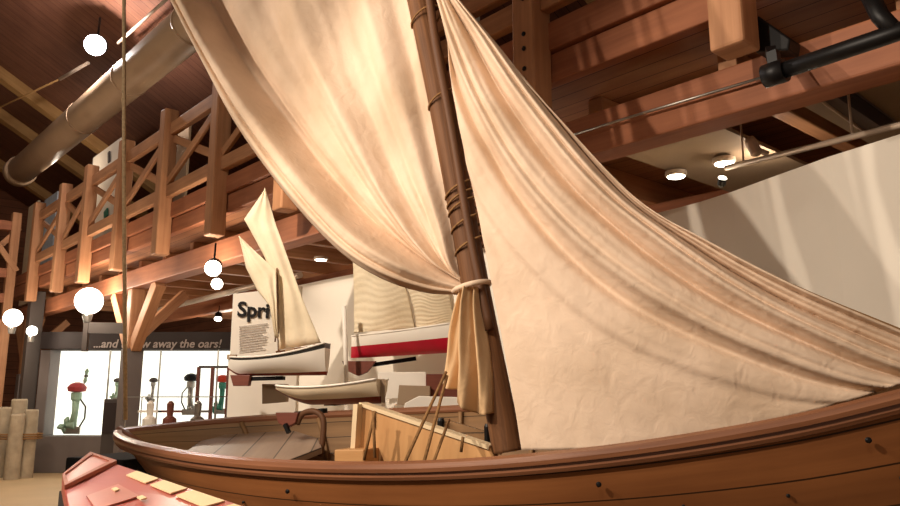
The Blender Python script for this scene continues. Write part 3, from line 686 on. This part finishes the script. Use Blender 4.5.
# sprits sign board
Ys = 7.5
sb = empty('sign_board', P(266, 420, Ys), 'white sign board headed Sprits behind the white model sailboat', 'sign')
bl, br = P(233, 294, Ys), P(300, 286, Ys + .35)
q = [Vector((bl.x, bl.y, .0)), Vector((br.x, br.y, .0)), br, bl]
MB().prism(q, (.02, .05, 0)).build('board', M['white'], sb, bevel=.004)
bx = (br - bl); bx.z = 0; bx.normalize(); bn = Vector((bx.y, -bx.x, 0)); bn = bn if bn.y < 0 else -bn
from mathutils import Matrix
def text(body, loc, x, up, size, mat, parent, name, offs=0.0, align='LEFT', shear=0, ext=.003):
    c = bpy.data.curves.new(name, 'FONT'); c.body = body; c.size = size; c.extrude = ext; c.offset = offs; c.align_x = align; c.shear = shear; c.resolution_u = 3
    o = bpy.data.objects.new(name, c); C.objects.link(o); c.materials.append(mat)
    o0 = Vector((0, 0, 0)); p = parent
    while p is not None: o0 = o0 + p.location; p = p.parent
    x = Vector(x).normalized(); z = x.cross(Vector(up)).normalized(); y = z.cross(x)
    me = bpy.data.meshes.new_from_object(o); bpy.data.objects.remove(o); bpy.data.curves.remove(c)
    o = bpy.data.objects.new(name, me); C.objects.link(o)
    m = Matrix((x, y, z)).transposed().to_4x4(); m.translation = Vector(loc) - o0; o.parent = parent; o.matrix_local = m; return o
def spt(px, py): return PP(px, py, bl + bn * .012, bn)
text('Sprits', spt(237, 316), bx, (0, 0, 1), .21, M['ink'], sb, 'heading', .006)
m = MB()
for k in range(11):
    y = 327 + k * 2.5; x1 = 268 - (6 if k in (4, 9) else random.random() * 3); p, r = spt(239, y - (239 - 239) * .1), spt(x1, y - .12 * (x1 - 239)); m.beam(p, r, .004, .007)
m.build('text_lines', M['greyink'], sb)
# label blocks and one painted-shade slab lower down
def block(name, poly, Y, mat, label, cat='display block', th=.12):
    e = empty(name, P(poly[0][0], poly[0][1], Y), label, cat)
    MB().prism([P(x, y, Y) for x, y in poly], (0, th, 0)).build('face_panel', mat, e, bevel=.005); return e
block('display_block', [(378, 372), (426, 372), (426, 396), (378, 400)], 7.0, M['white'], 'white block under the red model sailboat')
block('display_block', [(399, 385), (430, 386), (430, 410), (397, 404)], 6.8, M['taupe'], 'taupe block low beneath the white block')
block('display_block', [(426, 374), (462, 374), (462, 398), (426, 398)], 6.9, M['chock'], 'dark brown block partly behind the hanging sail tail')
block('caption_board', [(401, 418), (405, 403), (419, 396), (485, 398), (485, 421)], 6.3, M['white'], 'white chamfered caption board rising beyond the far gunwale', 'caption board', .05)
block('display_block', [(262, 384), (286, 384), (286, 402), (262, 404)], 7.2, M['taupe'], 'taupe slab painted as shade beneath the white model sailboat')  # slab stands for the model's shadow on the white board
pipe('white_rod', [P(344, 306, 7.3), P(347, 400, 7.3)], .022, M['white'], 'upright white rod between the two model sailboats', 'rod')
# ------------------------------------------------------------------ glass display case
Yd = 15.6
zt = 2.55
x0, x1 = P(36, 400, Yd).x, P(330, 400, Yd).x
dc = empty('display_case', ((x0 + x1) / 2, Yd, 0), 'long lit glass display case of outboard motors with dark banner on top', 'display case')
zb, zbt = P(36, 436, Yd).z, P(36, 350, Yd).z
MB().box((x0, Yd, 0), (x1, Yd + .5, zb)).build('base', M['grey'], dc, bevel=.01)
MB().box((x0, Yd, zb), (x0 + .2, Yd + .5, zbt)).build('side_frame', M['grey'], dc, bevel=.01)
MB().box((x0 + .2, Yd + .42, zb), (x1, Yd + .48, zbt)).build('back_panel', M['lightbox'], dc)
MB().box((x0 + .2, Yd, zbt), (x1, Yd + .5, zbt + .06)).build('top_frame', M['greydark'], dc)
MB().box((x0 + .2, Yd + .02, zb), (x1, Yd + .03, zbt)).build('glass_pane', M['glass'], dc)
for px in (107, 216, 158):
    x = P(px, 390, Yd).x; MB().box((x - .012, Yd + .0, zb), (x + .012, Yd + .04, zbt)).build('glazing_bar', M['steel'], dc)
zs = P(36, 332, Yd).z
ban = MB().box((x0, Yd - .05, zbt + .02), (x1, Yd + .05, zs)).build('banner', M['sign'], dc, bevel=.006)
def dpt(px, py): return P(px, py, Yd - .06)
text('...and throw away the oars!', dpt(93, 347.5), (1, 0, 0), (0, 0, 1), .238, M['letter'], ban, 'lettering', .004, shear=.2)
# outboard motors inside
def outboard(px, py, h, label, cols, full=True, flip=1):
    base = P(px, py, Yd + .22); e = empty('outboard_motor', base, label, 'outboard motor')
    c1, c2 = cols; b = base; s = h
    MB().lathe(b + Vector((0, 0, s * .8)), [(.05 * s, 0), (.16 * s, .02 * s), (.18 * s, .1 * s), (.12 * s, .17 * s), (.04 * s, .2 * s)], 18).build('engine_cowl', c1, e)
    MB().lathe(b + Vector((0, 0, s * .62)), [(.06 * s, 0), (.1 * s, .05 * s), (.1 * s, .18 * s)], 14).build('cylinder_block', c2, e)
    MB().tube([b + Vector((0, 0, s * .66)), b + Vector((.0, 0, s * .4)), b + Vector((-.03 * s * flip, 0, s * .15))], [.07 * s, .06 * s, .075 * s], 12).build('drive_shaft', c2, e)
    if full:
        MB().tube([b + Vector((.06 * s * flip, 0, s * .7)), b + Vector((.2 * s * flip, 0, s * .52)), b + Vector((.2 * s * flip, 0, s * .3)), b + Vector((.07 * s * flip, 0, s * .06))], .018 * s, 8).build('steering_arm', M['greydark'], e)
    hub = b + Vector((-.17 * s * flip, -.02, s * .17))
    MB().tube([hub, hub + Vector((.2 * s * flip, 0, 0))], [.05 * s, .08 * s], 12).build('gearcase', c2, e)
    for k in range(3):
        a = k * 2 * PI / 3 + .4; d = Vector((0.25 * math.sin(a + 1), math.sin(a) * .4, math.cos(a))).normalized()
        MB().tube([hub, hub + d * .09 * s, hub + d * .17 * s], [.02 * s, .06 * s, .02 * s], 8).build('propeller_blade', c2, e)
    MB().beam(b + Vector((-.02, 0, 0)), b + Vector((-.02, 0, s * .14)), .04 * s, .3 * s).build('stand', M['steel'], e)
    return e
outboard(73, 434, 1.05, 'tall red topped sea green outboard motor standing alone in the display case', (M['glarered'], M['green']))
outboard(116, 400, .45, 'small dark outboard motor beside the case divider', (M['greydark'], M['green']), False)
outboard(152, 402, .5, 'small dark outboard motor just past the sleeved timber post', (M['greydark'], M['steel']), False)
outboard(189, 415, .85, 'black topped steel outboard motor in the middle of the case', (M['black'], M['steel']), True, -1)
outboard(221, 414, .8, 'orange red outboard motor at the case end beside the sign board', (M['orange'], M['bottle']))
c = P(86, 376, Yd + .36); e = empty('propeller', c, 'small dark propeller mounted on the lit back of the display case', 'propeller')
for k in range(2):
    a = .4 + k * PI; MB().tube([c, c + Vector((.06 * math.cos(a + 1), 0, .1 * math.sin(a + 1))), c + Vector((.02 * math.cos(a), 0, .16 * math.sin(a + 1.1)))], [.02, .045, .015], 8).build('blade', M['green'], e)
MB().lathe(c, [(.03, -.03), (.03, .05)], 10, (0, 1, 0)).build('hub', M['greydark'], e)
# steel stands with glass in front of the case
Yp = 12.2
a_, b_ = P(199, 367, Yp), P(216, 440, Yp)
e = empty('exhibit_stand', (a_.x, Yp, 0), 'thin dark upright frame before the display case beside the sign board', 'stand')
for px in (199, 213, 229): MB().beam((P(px, 367, Yp).x, Yp, 0), (P(px, 367, Yp).x, Yp, a_.z), .05, .05).build('upright', M['chock'], e)
MB().beam(a_, (P(229, 367, Yp).x, Yp, a_.z), .04, .04).build('crossbar', M['greydark'], e)
# grey plinth and clear case
Yq = 12.6
l_, r_ = P(104, 399, Yq), P(126, 399, Yq)
e = empty('plinth', ((l_.x + r_.x) / 2, Yq, 0), 'squat grey brown plinth standing against the sleeved timber post', 'plinth')
MB().box((l_.x, Yq, 0), (r_.x + .05, Yq + .4, l_.z)).build('body', M['greydark'], e, bevel=.01)
MB().box((l_.x + .02, Yq - .02, l_.z - .55), (r_.x, Yq, l_.z - .06)).build('label_plate', M['sign'], e)
Yv = 10.2
l_, r_, = P(127, 397, Yv), P(217, 392, Yv)
vc = empty('clear_display_box', ((l_.x + r_.x) / 2, Yv, 0), 'low clear box of small tools beyond the boat stern', 'display case')
MB().box((l_.x, Yv, 0), (r_.x, Yv + .5, 1.14)).build('base', M['taupe'], vc, bevel=.01)
m = MB()
for k in range(2): m.box((l_.x, Yv + .49 * k, 1.14), (r_.x, Yv + .49 * k + .008, l_.z))
m.box((l_.x, Yv, l_.z), (r_.x, Yv + .5, l_.z + .008)); m.build('clear_cover', M['glass'], vc)
for x in (l_.x, r_.x):
    for y in (Yv, Yv + .5): MB().beam((x, y, 1.14), (x, y, l_.z), .012, .012).build('corner_edge', M['steel'], vc)
for y in (Yv, Yv + .5): MB().beam((l_.x, y, l_.z), (r_.x, y, l_.z), .012, .012).build('top_edge', M['steel'], vc)
for k, (px, py) in enumerate(((150, 412), (170, 414), (198, 408))):
    c = P(px, py, Yv + .25); c.z = 1.14
    e = empty('small_engine_part', c, ('small pale engine part', 'small brown wooden block', 'small steel engine part')[k] + ' inside the low clear box', 'engine part')
    mt = (M['white'], M['chock'], M['steel'])[k]
    MB().lathe(c, [(.09, 0), (.09, .1), (.04, .14), (.05, .3), (.02, .34)], 12).build('body', mt, e)
    MB().beam(c + Vector((-.16, 0, .2)), c + Vector((.16, 0, .2)), .03, .03).build('handle', mt, e)
# whitewashed piles
for k, (px, top, w, Y, lab) in enumerate(((20, 399, 15, 15.0, 'tallest whitewashed pile at the back of the roped cluster'), (32, 409.5, 13, 14.75, 'whitewashed pile of the roped cluster beside the display case'), (18, 414, 14, 14.5, 'shorter whitewashed pile at the front of the roped cluster'), (5, 407, 13, 14.8, 'outermost whitewashed pile of the roped cluster, away from the case'))):
    p = P(px, top, Y); r = w * Y / F / 2
    tag(MB().lathe((p.x, p.y, 0), [(r, 0), (r * .98, p.z * .5), (r * .96, p.z - .03), (r * .85, p.z)], 22).build('wooden_pile', M['pile']), lab, 'pile', 'roped whitewashed piles')
c = P(19, 436, 14.75); R_ = .33
e = MB()
for dz in (-.04, 0, .04): e.tube([Vector((c.x + 1.28 * R_ * math.cos(a), c.y + .82 * R_ * math.sin(a), c.z + dz)) for a in [2 * PI * k / 28 for k in range(28)]], .016, 8, close=True)
tag(e.build('rope_band', M['rope']), 'coiled rope band lashed around the whitewashed piles', 'rope')
# ------------------------------------------------------------------ out-of-view hall spots, with added spots and fill points
KEY = (1, .85, .69)
spot((-3.4, .2, 4.3), (.9, 3.2, 1.9), 760, 52, KEY, .05)
spot((-4.6, 1.2, 4.6), (1.6, 3.6, 1.9), 430, 48, KEY, .05)
spot((-1.2, -1.8, 5.6), (-.2, 3.4, 2.1), 230, 42, KEY, .12)
spot((-5.3, 2.5, 4.9), (-.7, 3.8, 3.1), 620, 30, KEY, .05)              # added unseen spot, rakes the mainsail folds
spot((-2.2, -1.2, 4.6), (-1.2, 3.6, 1.2), 260, 40, KEY, .1)               # added unseen spot to brighten stern and reading panel
spot((-5.5, 1.5, 6.5), (-4.5, 11, 4.2), 600, 70, (1, .86, .7), .15)    # gallery wash
spot((1.0, 0.5, 2.9), (2.0, 5.0, 4.2), 22, 80, (1, .72, .5), .15)      # gallery over the display wall
spot((-3.0, 4.0, 4.7), (-.9, 7.4, 2.1), 1000, 54, KEY, .06)              # model boats
spot((-4.6, 7.5, 3.3), (-7.5, 13.5, 0), 160, 90, KEY, .1)
point((-3.2, 9.2, 3.0), 60); point((-6.0, 12.4, 3.1), 80); point(G(12.5, 3.6, 2.9), 70); point(G(7, 3.8, 2.9), 30); point((.6, 7.6, 2.95), 20); point((2.4, 5.6, 3.3), 8)  # added fill points beneath the gallery, no lamp bodies there
point(PG(60, 190, .5) + Vector((0, -.2, .5)), 25); point((-4, 12, 5.6), 30); point((1.2, 7.6, 5.4), 6)
w = bpy.data.worlds.new('world'); sc.world = w; w.use_nodes = True
w.node_tree.nodes['Background'].inputs[0].default_value = (1, .76, .58, 1); w.node_tree.nodes['Background'].inputs[1].default_value = .2
sc.view_settings.view_transform = 'Standard'; sc.view_settings.look = 'None'; sc.view_settings.gamma = 1; sc.view_settings.exposure = 0
